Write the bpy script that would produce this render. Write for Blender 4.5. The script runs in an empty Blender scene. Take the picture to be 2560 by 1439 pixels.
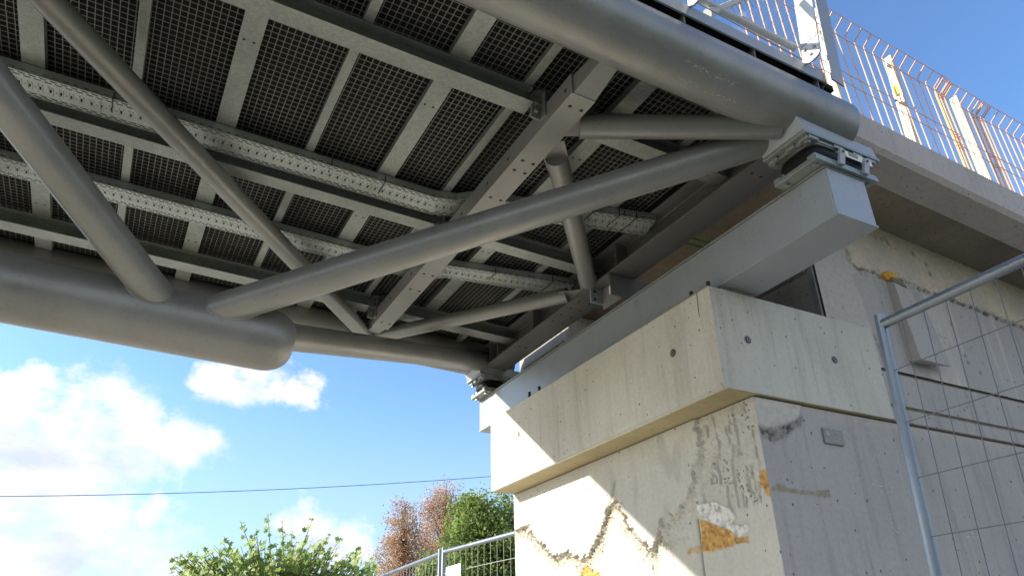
import bpy, bmesh, math, random
import numpy as np
from mathutils import Vector, Matrix, noise
R = math.radians
random.seed(7); rng = np.random.default_rng(11)
scene = bpy.context.scene
COL = scene.collection
# ------------------------------------------------------------------ node helpers
def newmat(name):
    m = bpy.data.materials.new(name); m.use_nodes = True
    nt = m.node_tree; b = nt.nodes['Principled BSDF']
    return m, nt, b
def N(nt, t, **kw):
    n = nt.nodes.new(t)
    for k, v in kw.items(): setattr(n, k, v)
    return n
def L(nt, a, b): nt.links.new(a, b)
def noise_n(nt, vec, scale, detail=4, rough=.55):
    n = N(nt, 'ShaderNodeTexNoise'); n.inputs['Scale'].default_value = scale
    n.inputs['Detail'].default_value = detail; n.inputs['Roughness'].default_value = rough
    if vec is not None: L(nt, vec, n.inputs['Vector'])
    return n
def mapping(nt, vec, scale):
    m = N(nt, 'ShaderNodeMapping'); m.inputs['Scale'].default_value = scale; L(nt, vec, m.inputs['Vector']); return m.outputs[0]
def ramp(nt, fac, stops):
    r = N(nt, 'ShaderNodeValToRGB'); cr = r.color_ramp
    while len(cr.elements) < len(stops): cr.elements.new(.5)
    for e, (p, c) in zip(cr.elements, stops): e.position = p; e.color = (*c, 1) if len(c) == 3 else c
    L(nt, fac, r.inputs[0]); return r.outputs[0]
def mix(nt, fac, a, b, mode='MIX'):
    m = N(nt, 'ShaderNodeMix', data_type='RGBA', blend_type=mode)
    for s, v in ((m.inputs[0], fac), (m.inputs[6], a), (m.inputs[7], b)):
        if hasattr(v, 'node'): L(nt, v, s)
        elif isinstance(v, (int, float)): s.default_value = v
        else: s.default_value = (*v, 1)
    return m.outputs[2]
def bump(nt, b, h, strength, dist=.01):
    n = N(nt, 'ShaderNodeBump'); n.inputs['Strength'].default_value = strength; n.inputs['Distance'].default_value = dist
    L(nt, h, n.inputs['Height']); L(nt, n.outputs[0], b.inputs['Normal']); return n
def sc(c, k): return tuple(x*k for x in c)
def steel(name, col, rough=.42, metal=0.0, var=.10, spec=.5):
    m, nt, b = newmat(name); tc = N(nt, 'ShaderNodeTexCoord').outputs['Object']
    a = noise_n(nt, tc, 2.2, 5); c = ramp(nt, a.outputs[0], [(.3, sc(col, 1-var)), (.7, sc(col, 1+var))])
    d = noise_n(nt, tc, 55, 3); dd = ramp(nt, d.outputs[0], [(.28, (.72,.72,.70)), (.42, (1,1,1))])
    c = mix(nt, .5, c, dd, 'MULTIPLY'); L(nt, c, b.inputs['Base Color'])
    st = noise_n(nt, mapping(nt, tc, (7, 7, 1.1)), 1.7, 6, .65); c = mix(nt, .14, c, ramp(nt, st.outputs[0], [(.33, (.66,.65,.62)), (.48, (1,1,1)), (.62, (1,1,1)), (.74, (1.25,1.23,1.18))]), 'MULTIPLY'); L(nt, c, b.inputs['Base Color'])
    r = ramp(nt, st.outputs[0], [(.3, (rough-.08,)*3), (.7, (rough+.12,)*3)]); L(nt, r, b.inputs['Roughness'])
    b.inputs['Metallic'].default_value = metal; b.inputs['Specular IOR Level'].default_value = spec
    bump(nt, b, noise_n(nt, tc, 160, 2).outputs[0], .05, .002)
    return m
def galv(name, col, rough=.38, metal=.55):
    m, nt, b = newmat(name); tc = N(nt, 'ShaderNodeTexCoord').outputs['Object']
    v = N(nt, 'ShaderNodeTexVoronoi'); v.inputs['Scale'].default_value = 75; L(nt, tc, v.inputs['Vector'])
    g = N(nt, 'ShaderNodeSeparateColor'); L(nt, v.outputs['Color'], g.inputs[0])
    c1 = ramp(nt, g.outputs[0], [(0, sc(col, .88)), (1, sc(col, 1.1))])
    n = noise_n(nt, mapping(nt, tc, (1,1,1)), 6, 5); c2 = ramp(nt, n.outputs[0], [(.3, (.78,.80,.78)), (.62, (1,1,1)), (.75, (1.08,1.06,1.0))])
    L(nt, mix(nt, .8, c1, c2, 'MULTIPLY'), b.inputs['Base Color'])
    L(nt, ramp(nt, g.outputs[1], [(0, (rough-.08,)*3), (1, (rough+.12,)*3)]), b.inputs['Roughness'])
    b.inputs['Metallic'].default_value = metal
    return m
def plain(name, col, rough=.5, metal=0, var=.12, scale=8):
    m, nt, b = newmat(name); tc = N(nt, 'ShaderNodeTexCoord').outputs['Object']
    a = noise_n(nt, tc, scale, 4); L(nt, ramp(nt, a.outputs[0], [(.3, sc(col, 1-var)), (.7, sc(col, 1+var))]), b.inputs['Base Color'])
    b.inputs['Roughness'].default_value = rough; b.inputs['Metallic'].default_value = metal
    return m
def concrete(name, col, var=.14, pits=True, streak=.25, attrs=(), tint2=None, bmp=.35):
    m, nt, b = newmat(name); tc = N(nt, 'ShaderNodeTexCoord').outputs['Object']
    a = noise_n(nt, tc, 1.3, 6, .6); c = ramp(nt, a.outputs[0], [(.28, sc(col, 1-var)), (.5, col), (.72, sc(col, 1+var))])
    if tint2:
        t = noise_n(nt, tc, .8, 3); c = mix(nt, ramp(nt, t.outputs[0], [(.42, (0,0,0)), (.62, (1,1,1))]), c, tint2)
    s = noise_n(nt, mapping(nt, tc, (9, 9, .55)), 1.6, 5, .6)
    c = mix(nt, streak, c, ramp(nt, s.outputs[0], [(.32, (.62,.60,.56)), (.5, (1,1,1)), (.66, (1,1,1)), (.75, (1.2,1.2,1.2))]), 'MULTIPLY')
    f = noise_n(nt, tc, 38, 4); c = mix(nt, .35, c, ramp(nt, f.outputs[0], [(.3, (.74,.73,.70)), (.5, (1,1,1)), (.75, (1.1,1.1,1.1))]), 'MULTIPLY')
    h = f.outputs[0]
    if pits:
        v = N(nt, 'ShaderNodeTexVoronoi'); v.inputs['Scale'].default_value = 17; L(nt, mapping(nt, tc, (1,1,.8)), v.inputs['Vector'])
        k = noise_n(nt, tc, 5, 2); md = N(nt, 'ShaderNodeMath', operation='MULTIPLY'); L(nt, k.outputs[0], md.inputs[0]); md.inputs[1].default_value = .21
        lt = N(nt, 'ShaderNodeMath', operation='LESS_THAN'); L(nt, v.outputs['Distance'], lt.inputs[0]); L(nt, md.outputs[0], lt.inputs[1])
        k2 = noise_n(nt, tc, 2.1, 2); gt = N(nt, 'ShaderNodeMath', operation='GREATER_THAN'); L(nt, k2.outputs[0], gt.inputs[0]); gt.inputs[1].default_value = .44
        pm = N(nt, 'ShaderNodeMath', operation='MULTIPLY'); L(nt, lt.outputs[0], pm.inputs[0]); L(nt, gt.outputs[0], pm.inputs[1])
        c = mix(nt, pm.outputs[0], c, sc(col, .34))
        hs = N(nt, 'ShaderNodeMath', operation='SUBTRACT'); L(nt, f.outputs[0], hs.inputs[0]); L(nt, pm.outputs[0], hs.inputs[1]); h = hs.outputs[0]
    for an, ac in attrs:
        at = N(nt, 'ShaderNodeAttribute', attribute_name=an)
        nn = noise_n(nt, tc, 30, 4); lo, hi = (.86, 1.1) if an in ('pale', 'upper', 'grey') else (.55, 1.3); ac2 = ramp(nt, nn.outputs[0], [(.3, sc(ac, lo)), (.5, ac), (.72, sc(ac, hi))])
        c = mix(nt, at.outputs['Fac'], c, ac2)
    L(nt, c, b.inputs['Base Color']); b.inputs['Roughness'].default_value = .88; b.inputs['Specular IOR Level'].default_value = .25
    bump(nt, b, h, bmp, .006)
    return m
def leafmat(name, c1, c2, trans=.45):
    m, nt, b = newmat(name)
    at = N(nt, 'ShaderNodeAttribute', attribute_name='tint')
    L(nt, ramp(nt, at.outputs['Fac'], [(0, c1), (1, c2)]), b.inputs['Base Color'])
    b.inputs['Roughness'].default_value = .5; b.inputs['Specular IOR Level'].default_value = .35
    t = N(nt, 'ShaderNodeBsdfTranslucent'); L(nt, ramp(nt, at.outputs['Fac'], [(0, sc(c1, 1.5)), (1, sc(c2, 1.6))]), t.inputs[0])
    mx = N(nt, 'ShaderNodeMixShader'); mx.inputs[0].default_value = trans
    L(nt, b.outputs[0], mx.inputs[1]); L(nt, t.outputs[0], mx.inputs[2]); L(nt, mx.outputs[0], nt.nodes['Material Output'].inputs[0])
    return m
# ------------------------------------------------------------------ materials
M = {}
M['tube'] = steel('grey_painted_tube', (.25,.25,.245), .36, .34, .14)
M['girder'] = steel('grey_painted_plate', (.25,.248,.243), .42, .2)
M['end'] = steel('shade_darkened_grey', (.155,.155,.15), .42, .2)  # same grey paint, darkened to carry the deeper shade on the end beam
M['dark_web'] = steel('grey_painted_web', (.13,.135,.14), .45)
M['box'] = steel('light_grey_paint', (.325,.345,.37), .34, .15, var=.05)
M['galv'] = galv('hot_dip_galvanised', (.30,.32,.31), .44, .5)
M['tray'] = steel('pregalvanised_sheet', (.38,.41,.40), .34, .35, .05)
M['grate'] = galv('galvanised_grating', (.225,.23,.215), .45, .3)
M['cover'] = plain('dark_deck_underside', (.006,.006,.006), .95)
M['hole'] = plain('bolt_hole_dark', (.02,.02,.02), .8)
M['rust'] = plain('rust_wash', (.185,.15,.105), .8, var=.4, scale=20)
M['bolt'] = galv('zinc_bolt', (.36,.36,.34), .4, .6)
M['rubber'] = plain('black_rubber', (.006,.006,.007), .5)
M['rubber'].node_tree.nodes['Principled BSDF'].inputs['Specular IOR Level'].default_value = .18
M['cream'] = plain('cream_plate', (.72,.70,.60), .5)
M['white'] = steel('white_galvanised_post', (.50,.51,.51), .5, .1, .08)
M['orange'] = plain('orange_coated_wire', (.78,.40,.20), .5, var=.12, scale=5)
M['orange2'] = plain('deep_orange_coated_wire', (.82,.40,.09), .5, var=.12, scale=5)
M['fence'] = steel('galvanised_fence_tube', (.22,.25,.29), .36, .7, .12)
M['wire'] = plain('grey_fence_wire', (.13,.14,.17), .5, .3)
M['pwire'] = plain('bright_fence_wire', (.42,.45,.40), .45, .4)
M['net'] = plain('stainless_net_wire', (.10,.11,.16), .4, .3)
M['cap'] = concrete('cap_block_concrete', (.58,.545,.475), .12, streak=.42)
M['capside'] = M['cap']
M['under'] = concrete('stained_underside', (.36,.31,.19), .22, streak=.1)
M['pier'] = concrete('pier_render', (.52,.50,.45), .08, streak=.15, attrs=[('rough', (.40,.365,.29)), ('crack', (.13,.12,.10)), ('foam', (.54,.315,.11)), ('grey', (.40,.385,.35)), ('white', (.66,.64,.60))], bmp=.3)
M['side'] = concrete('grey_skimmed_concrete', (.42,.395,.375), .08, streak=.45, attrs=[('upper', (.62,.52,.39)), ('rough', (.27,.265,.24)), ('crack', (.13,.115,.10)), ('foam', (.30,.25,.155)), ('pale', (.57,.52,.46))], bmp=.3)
M['back'] = concrete('backwall_concrete', (.36,.335,.29), .2, streak=.5)
M['slab'] = concrete('ramp_slab_concrete', (.27,.225,.17), .28, streak=.35, tint2=(.19,.16,.125))
M['parapet'] = concrete('parapet_concrete', (.49,.44,.41), .12, streak=.25)
M['stain'] = plain('brown_joint_stain', (.20,.175,.12), .9, var=.3, scale=14)
M['foam'] = plain('orange_expanding_foam', (.62,.33,.035), .75, var=.3, scale=30)
M['mortar'] = plain('yellow_green_mortar', (.33,.31,.13), .85, var=.3, scale=25)
M['plaque'] = plain('grey_metal_plaque', (.24,.23,.22), .5, .3)
M['yellow'] = plain('hivis_yellow', (.75,.85,.04), .5)
M['black'] = plain('black_plastic', (.02,.018,.02), .5)
M['conduit'] = plain('olive_conduit', (.13,.15,.05), .5)
M['sign'] = plain('white_sign_sheet', (.85,.86,.86), .45, var=.02)
M['print'] = plain('faded_grey_print', (.60,.62,.64), .6)
M['purple'] = plain('purple_strip', (.22,.10,.36), .5)
M['bark'] = plain('brown_bark', (.11,.075,.05), .9, var=.35, scale=6)
M['cable'] = plain('blue_grey_cable', (.07,.14,.32), .5)
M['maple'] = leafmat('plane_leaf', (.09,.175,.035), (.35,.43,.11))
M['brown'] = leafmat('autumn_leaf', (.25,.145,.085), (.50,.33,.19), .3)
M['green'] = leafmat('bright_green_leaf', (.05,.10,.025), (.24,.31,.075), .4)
def ground_mat():
    m, nt, b = newmat('pale_gravel_ground'); tc = N(nt, 'ShaderNodeTexCoord').outputs['Object']
    a = noise_n(nt, tc, .25, 6); c = ramp(nt, a.outputs[0], [(.35, (.42,.39,.31)), (.6, (.56,.52,.42))])
    f = noise_n(nt, tc, 30, 5); c = mix(nt, .5, c, ramp(nt, f.outputs[0], [(.3, (.6,.6,.6)), (.7, (1.15,1.15,1.15))]), 'MULTIPLY')
    sx = N(nt, 'ShaderNodeSeparateXYZ'); L(nt, tc, sx.inputs[0]); ny = N(nt, 'ShaderNodeMath', operation='MULTIPLY_ADD'); L(nt, a.outputs[0], ny.inputs[0]); ny.inputs[1].default_value = 1.5; L(nt, sx.outputs[1], ny.inputs[2])
    gm = N(nt, 'ShaderNodeMapRange'); gm.inputs[1].default_value = .2; gm.inputs[2].default_value = .6; L(nt, ny.outputs[0], gm.inputs[0])
    added_grass = ramp(nt, f.outputs[0], [(.3, (.03,.045,.015)), (.7, (.075,.085,.035))]); c = mix(nt, gm.outputs[0], added_grass, c)  # unseen dark grass, put in to cut bounce light on the right faces
    L(nt, c, b.inputs['Base Color']); b.inputs['Roughness'].default_value = .95; bump(nt, b, f.outputs[0], .6, .02); return m
M['ground'] = ground_mat()
# ------------------------------------------------------------------ frames
BS = -0.034822; RS = -0.0636
def frame(slope):
    n = math.hypot(1, slope); ex = Vector((1/n, 0, slope/n)); ey = Vector((0,1,0)); ez = ex.cross(ey)
    return Matrix((ex, ey, ez)).transposed()
BRIDGE = frame(BS); WORLD = Matrix.Identity(3)
def tag(o, label=None, cat=None, group=None, kind=None):
    if label: o['label'] = label
    if cat: o['category'] = cat
    if group: o['group'] = group
    if kind: o['kind'] = kind
    return o
class MB:
    def __init__(s): s.v = []; s.f = []; s.mi = []; s.at = {}
    def add(s, vs, fs, mi=0):
        o = len(s.v); s.v += [tuple(p) for p in vs]; s.f += [[i+o for i in f] for f in fs]; s.mi += [mi]*len(fs); return s
    def hexa(s, p, mi=0):   # 4 bottom ccw, 4 top ccw
        return s.add(p, [(3,2,1,0),(4,5,6,7),(0,1,5,4),(1,2,6,5),(2,3,7,6),(3,0,4,7)], mi)
    def box(s, x0, x1, y0, y1, z0, z1, mi=0):
        if x0 > x1: x0, x1 = x1, x0
        if y0 > y1: y0, y1 = y1, y0
        if z0 > z1: z0, z1 = z1, z0
        return s.hexa([(x0,y0,z0),(x1,y0,z0),(x1,y1,z0),(x0,y1,z0),(x0,y0,z1),(x1,y0,z1),(x1,y1,z1),(x0,y1,z1)], mi)
    def tube(s, p0, p1, r, n=24, mi=0, r1=None, caps=True):
        p0 = Vector(p0); p1 = Vector(p1); d = (p1-p0).normalized()
        a = d.orthogonal().normalized(); b = d.cross(a); r1 = r if r1 is None else r1
        vs = []
        for p, q in ((p0, r), (p1, r1)):
            for i in range(n):
                t = 2*math.pi*i/n; vs.append(p+a*q*math.cos(t)+b*q*math.sin(t))
        fs = [(i, (i+1) % n, n+(i+1) % n, n+i) for i in range(n)]
        if caps: fs += [tuple(range(n-1,-1,-1)), tuple(range(n, 2*n))]
        return s.add(vs, fs, mi)
    def path(s, pts, r, n=8, mi=0):
        pts = [Vector(p) for p in pts]; rings = []
        for i, p in enumerate(pts):
            d = (pts[min(i+1, len(pts)-1)]-pts[max(i-1, 0)]).normalized()
            if i == 0: a = d.orthogonal().normalized()
            a = (a-d*a.dot(d)).normalized(); b = d.cross(a); rr = r[i] if isinstance(r, (list, tuple)) else r
            rings.append([p+a*rr*math.cos(2*math.pi*k/n)+b*rr*math.sin(2*math.pi*k/n) for k in range(n)])
        vs = [v for g in rings for v in g]; fs = []
        for i in range(len(pts)-1):
            for k in range(n): fs.append((i*n+k, i*n+(k+1) % n, (i+1)*n+(k+1) % n, (i+1)*n+k))
        fs += [tuple(range(n-1,-1,-1)), tuple(range((len(pts)-1)*n, len(pts)*n))]
        return s.add(vs, fs, mi)
    def prism(s, poly, axis, c0, c1, mi=0):   # poly in the two other axes, cyclic order
        n = len(poly)
        def mk(p, c):
            return {'x': (c, p[0], p[1]), 'y': (p[0], c, p[1]), 'z': (p[0], p[1], c)}[axis]
        vs = [mk(p, c0) for p in poly]+[mk(p, c1) for p in poly]
        fs = [(i, (i+1) % n, n+(i+1) % n, n+i) for i in range(n)]+[tuple(range(n-1,-1,-1)), tuple(range(n, 2*n))]
        return s.add(vs, fs, mi)
    def lathe(s, prof, origin, axis, n=40, mi=0):  # prof: (distance along axis, radius)
        o = Vector(origin); d = Vector(axis).normalized(); a = d.orthogonal().normalized(); b = d.cross(a); vs = []
        for h, r in prof:
            for k in range(n): t = 2*math.pi*k/n; vs.append(o+d*h+a*r*math.cos(t)+b*r*math.sin(t))
        fs = []
        for i in range(len(prof)-1):
            for k in range(n): fs.append((i*n+k, i*n+(k+1) % n, (i+1)*n+(k+1) % n, (i+1)*n+k))
        fs += [tuple(range(n-1,-1,-1)), tuple(range((len(prof)-1)*n, len(prof)*n))]
        return s.add(vs, fs, mi)
    def build(s, name, mats, parent=None, origin=(0,0,0), smooth=True, bevel=0, rot=None, segs=2):
        me = bpy.data.meshes.new(name); O = Vector(origin)
        me.from_pydata([Vector(v)-O for v in s.v], [], s.f)
        bm = bmesh.new(); bm.from_mesh(me); bmesh.ops.recalc_face_normals(bm, faces=bm.faces); bm.to_mesh(me); bm.free()
        for m in (mats if isinstance(mats, (list, tuple)) else [mats]): me.materials.append(m)
        me.polygons.foreach_set('material_index', s.mi)
        for k, vals in s.at.items():
            a = me.attributes.new(k, 'FLOAT', 'POINT'); a.data.foreach_set('value', vals)
        if smooth:
            me.polygons.foreach_set('use_smooth', [True]*len(me.polygons)); me.set_sharp_from_angle(angle=R(35))
        o = bpy.data.objects.new(name, me); COL.objects.link(o)
        if parent: o.parent = parent
        elif rot is not None: o.matrix_world = Matrix.Translation(rot @ O) @ rot.to_4x4()
        else: o.location = O
        if bevel:
            b = o.modifiers.new('bevel', 'BEVEL'); b.width = bevel; b.segments = segs; b.limit_method = 'ANGLE'; b.angle_limit = R(40); b.harden_normals = False
        return o
class Thing:
    def __init__(s, name, label, cat, origin, rot=WORLD, group=None):
        s.o = bpy.data.objects.new(name, None); COL.objects.link(s.o); s.o.empty_display_size = .1
        s.org = Vector(origin); s.o.matrix_world = Matrix.Translation(rot @ s.org) @ rot.to_4x4()
        tag(s.o, label, cat, group)
    def part(s, mb, name, mats, bevel=0, smooth=True, label=None, parent=None):
        o = mb.build(name, mats, parent or s.o, s.org if parent is None else s.org, smooth, bevel)
        if label: o['label'] = label
        return o
def hole_disc(mb, c, nrm, r, mi=1, t=.0012):
    c = Vector(c); n = Vector(nrm); mb.tube(c-n*.001, c+n*t, r, 12, mi)
# ------------------------------------------------------------------ BRIDGE (local s,t,h)
TN, TM, TF, HC, HB = 2.04, 4.055, 6.07, 2.824, 1.728
SE = 3.15
br = Thing('steel_footbridge', 'grey tubular steel truss footbridge seen from below, resting on the abutment bearings', 'footbridge', (3.0, TM, 1.5), BRIDGE)
S0 = -9.0
for t in (TN, TF):
    mb = MB().tube((S0, t, HC), (SE, t, HC), .165, 64); br.part(mb, 'top_chord', M['tube'])
mb = MB()
se = .70; prof = [(0, .1775), (se-.17-S0, .1775)]
for k in range(1, 11):
    a = math.pi/2*k/10; prof.append((se-.17+.17*math.sin(a)-S0, max(.1775*(math.cos(a)**.62), .002)))
mb.lathe(prof, (S0, TM-.01, HB), (1,0,0), 64); br.part(mb, 'bottom_chord', M['tube'])
for tt in (TN, TF):
    for (sb, st) in ((.08, 3.02), (.07, -1.97), (-4.0, -1.97), (-4.0, -6.0)):
        mb = MB().tube((sb, TM, HB), (st, tt, HC), .0905, 40); br.part(mb, 'web_diagonal', M['tube'])
def weld(a, b, r, tc, hc, Rc, rad=.006, n=56):
    a = Vector(a); d = (Vector(b)-a).normalized(); u_ = d.orthogonal().normalized(); v_ = d.cross(u_); pts = []
    for i in range(n+1):
        q = a+u_*r*math.cos(2*math.pi*i/n)+v_*r*math.sin(2*math.pi*i/n); y, z = q.y-tc, q.z-hc
        A = d.y**2+d.z**2; B_ = y*d.y+z*d.z; D = B_*B_-A*(y*y+z*z-Rc*Rc)
        if D < 0: return None
        pts.append(q+d*((-B_+math.sqrt(D))/A))
    return MB().path(pts, [rad*(1+.25*noise.noise((i*.9, r*50, 2))) for i in range(n+1)], 8)
for tt in (TN, TF):
    for (sb, st) in ((.08, 3.02), (.07, -1.97)):
        w_ = weld((sb, TM, HB), (st, tt, HC), .0905, TM-.01, HB, .1775)
        if w_: br.part(w_, 'weld_bead', M['tube'])
        w_ = weld((st, tt, HC), (sb, TM, HB), .0905, tt, HC, .165)
        if w_: br.part(w_, 'weld_bead', M['tube'])
HBR = 2.70
for p0, p1, r in (((-1.647, TN), (1.80, TF-.05), .066), ((1.49, TF-.02), (2.745, 4.295), .060), ((1.79, 2.88), (2.765, 4.035), .066), ((1.766, 2.594), (2.72, 2.08), .068), ((-1.9, TF), (-5.3, TN), .066)):
    mb = MB().tube((*p0, HBR), (*p1, HBR), r, 36); o = br.part(mb, 'wind_brace', M['tube'])
# slotted gusset plates at the brace ends
def gusset(p0, p1, w, th=.012):
    p0 = Vector((*p0, HBR)); p1 = Vector((*p1, HBR)); d = (p1-p0).normalized(); n = Vector((-d.y, d.x, 0)); z = Vector((0,0,1))
    q = [p0+n*w-z*th/2, p0-n*w-z*th/2, p1-n*w-z*th/2, p1+n*w-z*th/2]; q += [x+z*th for x in q]
    return MB().hexa(q)
for a, b, w in (((1.69, 2.64), (1.90, 2.53), .072), ((1.70, 2.775), (1.86, 2.965), .070), ((2.86, 4.19), (2.70, 4.335), .064), ((2.88, 4.17), (2.71, 3.97), .070)):
    br.part(gusset(a, b, w), 'gusset_plate', M['girder'], .002)
# cross girder with bolt holes and tapered nose pieces
G0, G1, GB, GT = 1.562, 1.706, 2.652, 2.786
mb = MB().box(G0, G1, 2.35, 5.50, GB, GT)
for t in (2.44, 2.95, 3.05, 3.36, 3.9, 4.45, 4.72, 5.38):
    for s_ in (G0+.045, G1-.03): hole_disc(mb, (s_, t, GB), (0,0,-1), .011)
for t in (2.41, 3.05, 3.32, 3.7, 4.3, 4.6, 5.05): hole_disc(mb, (G0, t, GB+.062), (-1,0,0), .012)
g = br.part(mb, 'cross_girder', [M['girder'], M['hole']], .003)
mb = MB().hexa([(G0+.012,2.352,GB+.004),(G1+.0,2.352,GB+.004),(G1+.01,2.14,GB+.07),(G0+.05,2.14,GB+.07),(G0+.012,2.352,GT-.01),(G1,2.352,GT-.01),(G1+.01,2.14,GT+.03),(G0+.05,2.14,GT+.03)])
br.part(mb, 'girder_nose', M['girder'], .003)
mb = MB().hexa([(G0+.012,5.498,GB+.004),(G1-.02,5.498,GB+.004),(G1-.03,5.64,GB+.02),(G0+.02,5.60,GB+.02),(G0+.012,5.498,GT-.01),(G1-.02,5.498,GT-.01),(G1-.02,5.95,GT),(G0+.02,5.95,GT)])
br.part(mb, 'girder_nose', M['girder'], .003)
for sg in (-2.3, -6.3):
    br.part(MB().box(sg, sg+.145, 2.2, 5.9, GB, GT), 'cross_girder', M['girder'], .003)
# floor beams, HEA 120
def ibeam_x(t0, w, h0, h1, s0, s1, tf=.008, tw=.006):
    c = t0+w/2; a, b = t0, t0+w
    poly = [(a,h0),(b,h0),(b,h0+tf),(c+tw/2,h0+tf),(c+tw/2,h1-tf),(b,h1-tf),(b,h1),(a,h1),(a,h1-tf),(c-tw/2,h1-tf),(c-tw/2,h0+tf),(a,h0+tf)]
    return MB().prism(poly, 'x', s0, s1)
for t0, w in ((2.632, .112), (4.003, .112), (5.408, .134)):
    for s0, s1 in ((S0, 1.50), (1.53, 2.88)):
        br.part(ibeam_x(t0, w, 2.790, 2.898, s0, s1), 'floor_beam', M['galv'])
# splice brackets at the girder
for t0 in (2.632, 4.003, 5.42):
    mb = MB().box(1.498, 1.561, t0+.02, t0+.03, 2.70, 2.87).box(1.551, 1.5615, t0-.03, t0+.03, 2.70, 2.87)
    for hh in (2.74, 2.80): mb.tube((1.52, t0+.02, hh), (1.52, t0-.004, hh), .013, 6, 1)
    br.part(mb, 'splice_bracket', [M['galv'], M['bolt']])
# purlins and gratings
PW = [-2.908+.99*0, -1.918, -.928, .0615, 1.056, 2.045]; PN = [-2.41, -1.42, -.431, .557, 1.470, 2.545]
PW = [-7.858, -6.868, -5.878, -4.888, -3.898] + PW; PN = [-7.36, -6.37, -5.38, -4.39, -3.40] + PN
pos = []
T0, T1 = 2.05, 6.06
for s in PW:
    mb = MB().box(s-.056, s+.056, T0, T1, 2.900, 2.948)
    if s > -1.5:
        for t in (3.05, 4.33, 5.25, 3.92):
            for q in (-.028, .022): hole_disc(mb, (s+q, t, 2.900), (0,0,-1), .0075)
    br.part(mb, 'purlin', [M['galv'], M['hole']], .003); pos.append((s, .056))
for s in PN:
    mb = MB().box(s-.026, s+.026, T0, T1, 2.900, 2.948)
    br.part(mb, 'purlin', [M['galv'], M['hole']], .003); pos.append((s, .026))
pos.append((2.80, 0)); pos.sort()
for (a, wa), (b, wb) in zip(pos[:-1], pos[1:]):
    s0, s1 = a+wa*.3, b-wb*.3
    if s1 < -2.2:
        br.part(MB().box(s0, s1, T0, T1, 2.952, 2.975), 'grating_panel', M['grate'], smooth=False); continue
    mb = MB(); n = max(2, round((s1-s0)/.0362)); ds = (s1-s0)/n
    for i in range(n+1): mb.box(s0+i*ds-.0018, s0+i*ds+.0018, T0, T1, 2.951, 2.956)
    m = round((T1-T0)/.039); dt = (T1-T0)/m
    for i in range(m+1): mb.box(s0, s1, T0+i*dt-.0015, T0+i*dt+.0015, 2.9525, 2.9565)
    br.part(mb, 'grating_panel', M['grate'], smooth=False)
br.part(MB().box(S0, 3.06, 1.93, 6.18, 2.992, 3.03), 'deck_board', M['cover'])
# end beam HEB 220 (across)
def ibeam_y(s0, w, h0, h1, t0, t1, tf=.016, tw=.0095):
    c = s0+w/2; a, b = s0, s0+w
    poly = [(a,h0),(b,h0),(b,h0+tf),(c+tw/2,h0+tf),(c+tw/2,h1-tf),(b,h1-tf),(b,h1),(a,h1),(a,h1-tf),(c-tw/2,h1-tf),(c-tw/2,h0+tf),(a,h0+tf)]
    return MB().prism(poly, 'y', t0, t1)
mb = ibeam_y(2.80, .225, 2.674, 2.898, 2.17, 5.98)
mb.box(2.897, 2.905, 2.34, 5.9, 2.874, 2.8815, 2)
for t in (2.44, 2.51): 
    for s_ in (2.84, 2.84): pass
for t, s_ in ((2.43,2.86),(2.43,2.93),(5.30,2.86),(5.30,2.93)): hole_disc(mb, (s_, t, 2.674), (0,0,-1), .010)
for k in range(4):
    for q in (.055, .15): hole_disc(mb, (2.80+q, 4.30+k*.135, 2.674), (0,0,-1), .011)
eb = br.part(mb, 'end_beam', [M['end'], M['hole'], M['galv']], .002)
for t in (2.33, 3.72, 4.02, 4.95, 5.62, 5.78):
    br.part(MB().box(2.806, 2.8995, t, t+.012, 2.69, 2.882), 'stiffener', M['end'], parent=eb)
# rust wash around the hole group of the end beam
mb = MB()
for k in range(1):
    c = (2.87+.05*k, 4.36+.14*k); n = 14
    pts = [(c[0]+(.022+.018*random.random())*math.cos(2*math.pi*i/n), c[1]+(.03+.035*random.random())*math.sin(2*math.pi*i/n)) for i in range(n)]
    mb.prism(pts, 'z', 2.6728, 2.674)
br.part(mb, 'rust_stain', M['rust'], parent=eb)
# deck edge: recessed web, edge plate, brackets, both sides
for sd in (-1, 1):
    def T(x): return TM+sd*(x-TM) if sd > 0 else x
    f = (lambda x: x) if sd < 0 else (lambda x: 2*TM-x)
    br.part(MB().box(S0, 2.955, f(1.985), f(1.993), 2.90, 3.048), 'edge_web', M['dark_web'])
    e = br.part(MB().box(S0, 2.962, f(1.895), f(1.907), 2.978, 3.056).box(S0, 2.962, f(1.907), f(1.985), 3.046, 3.0555), 'edge_plate', M['box'], .002)
    k = 0
    s = 2.896
    while s > -4:
        br.part(MB().box(s, s+.010, f(1.908), f(1.985), 2.91, 3.0455), 'edge_bracket', M['dark_web'], parent=e); s -= .4715
    br.part(MB().hexa([(2.955,f(1.90),2.985),(2.963,f(1.90),2.985),(2.963,f(1.985),2.905),(2.955,f(1.985),2.905),(2.955,f(1.90),3.045),(2.963,f(1.90),3.045),(2.963,f(1.985),3.045),(2.955,f(1.985),3.045)]), 'edge_bracket', M['dark_web'], parent=e)
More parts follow.
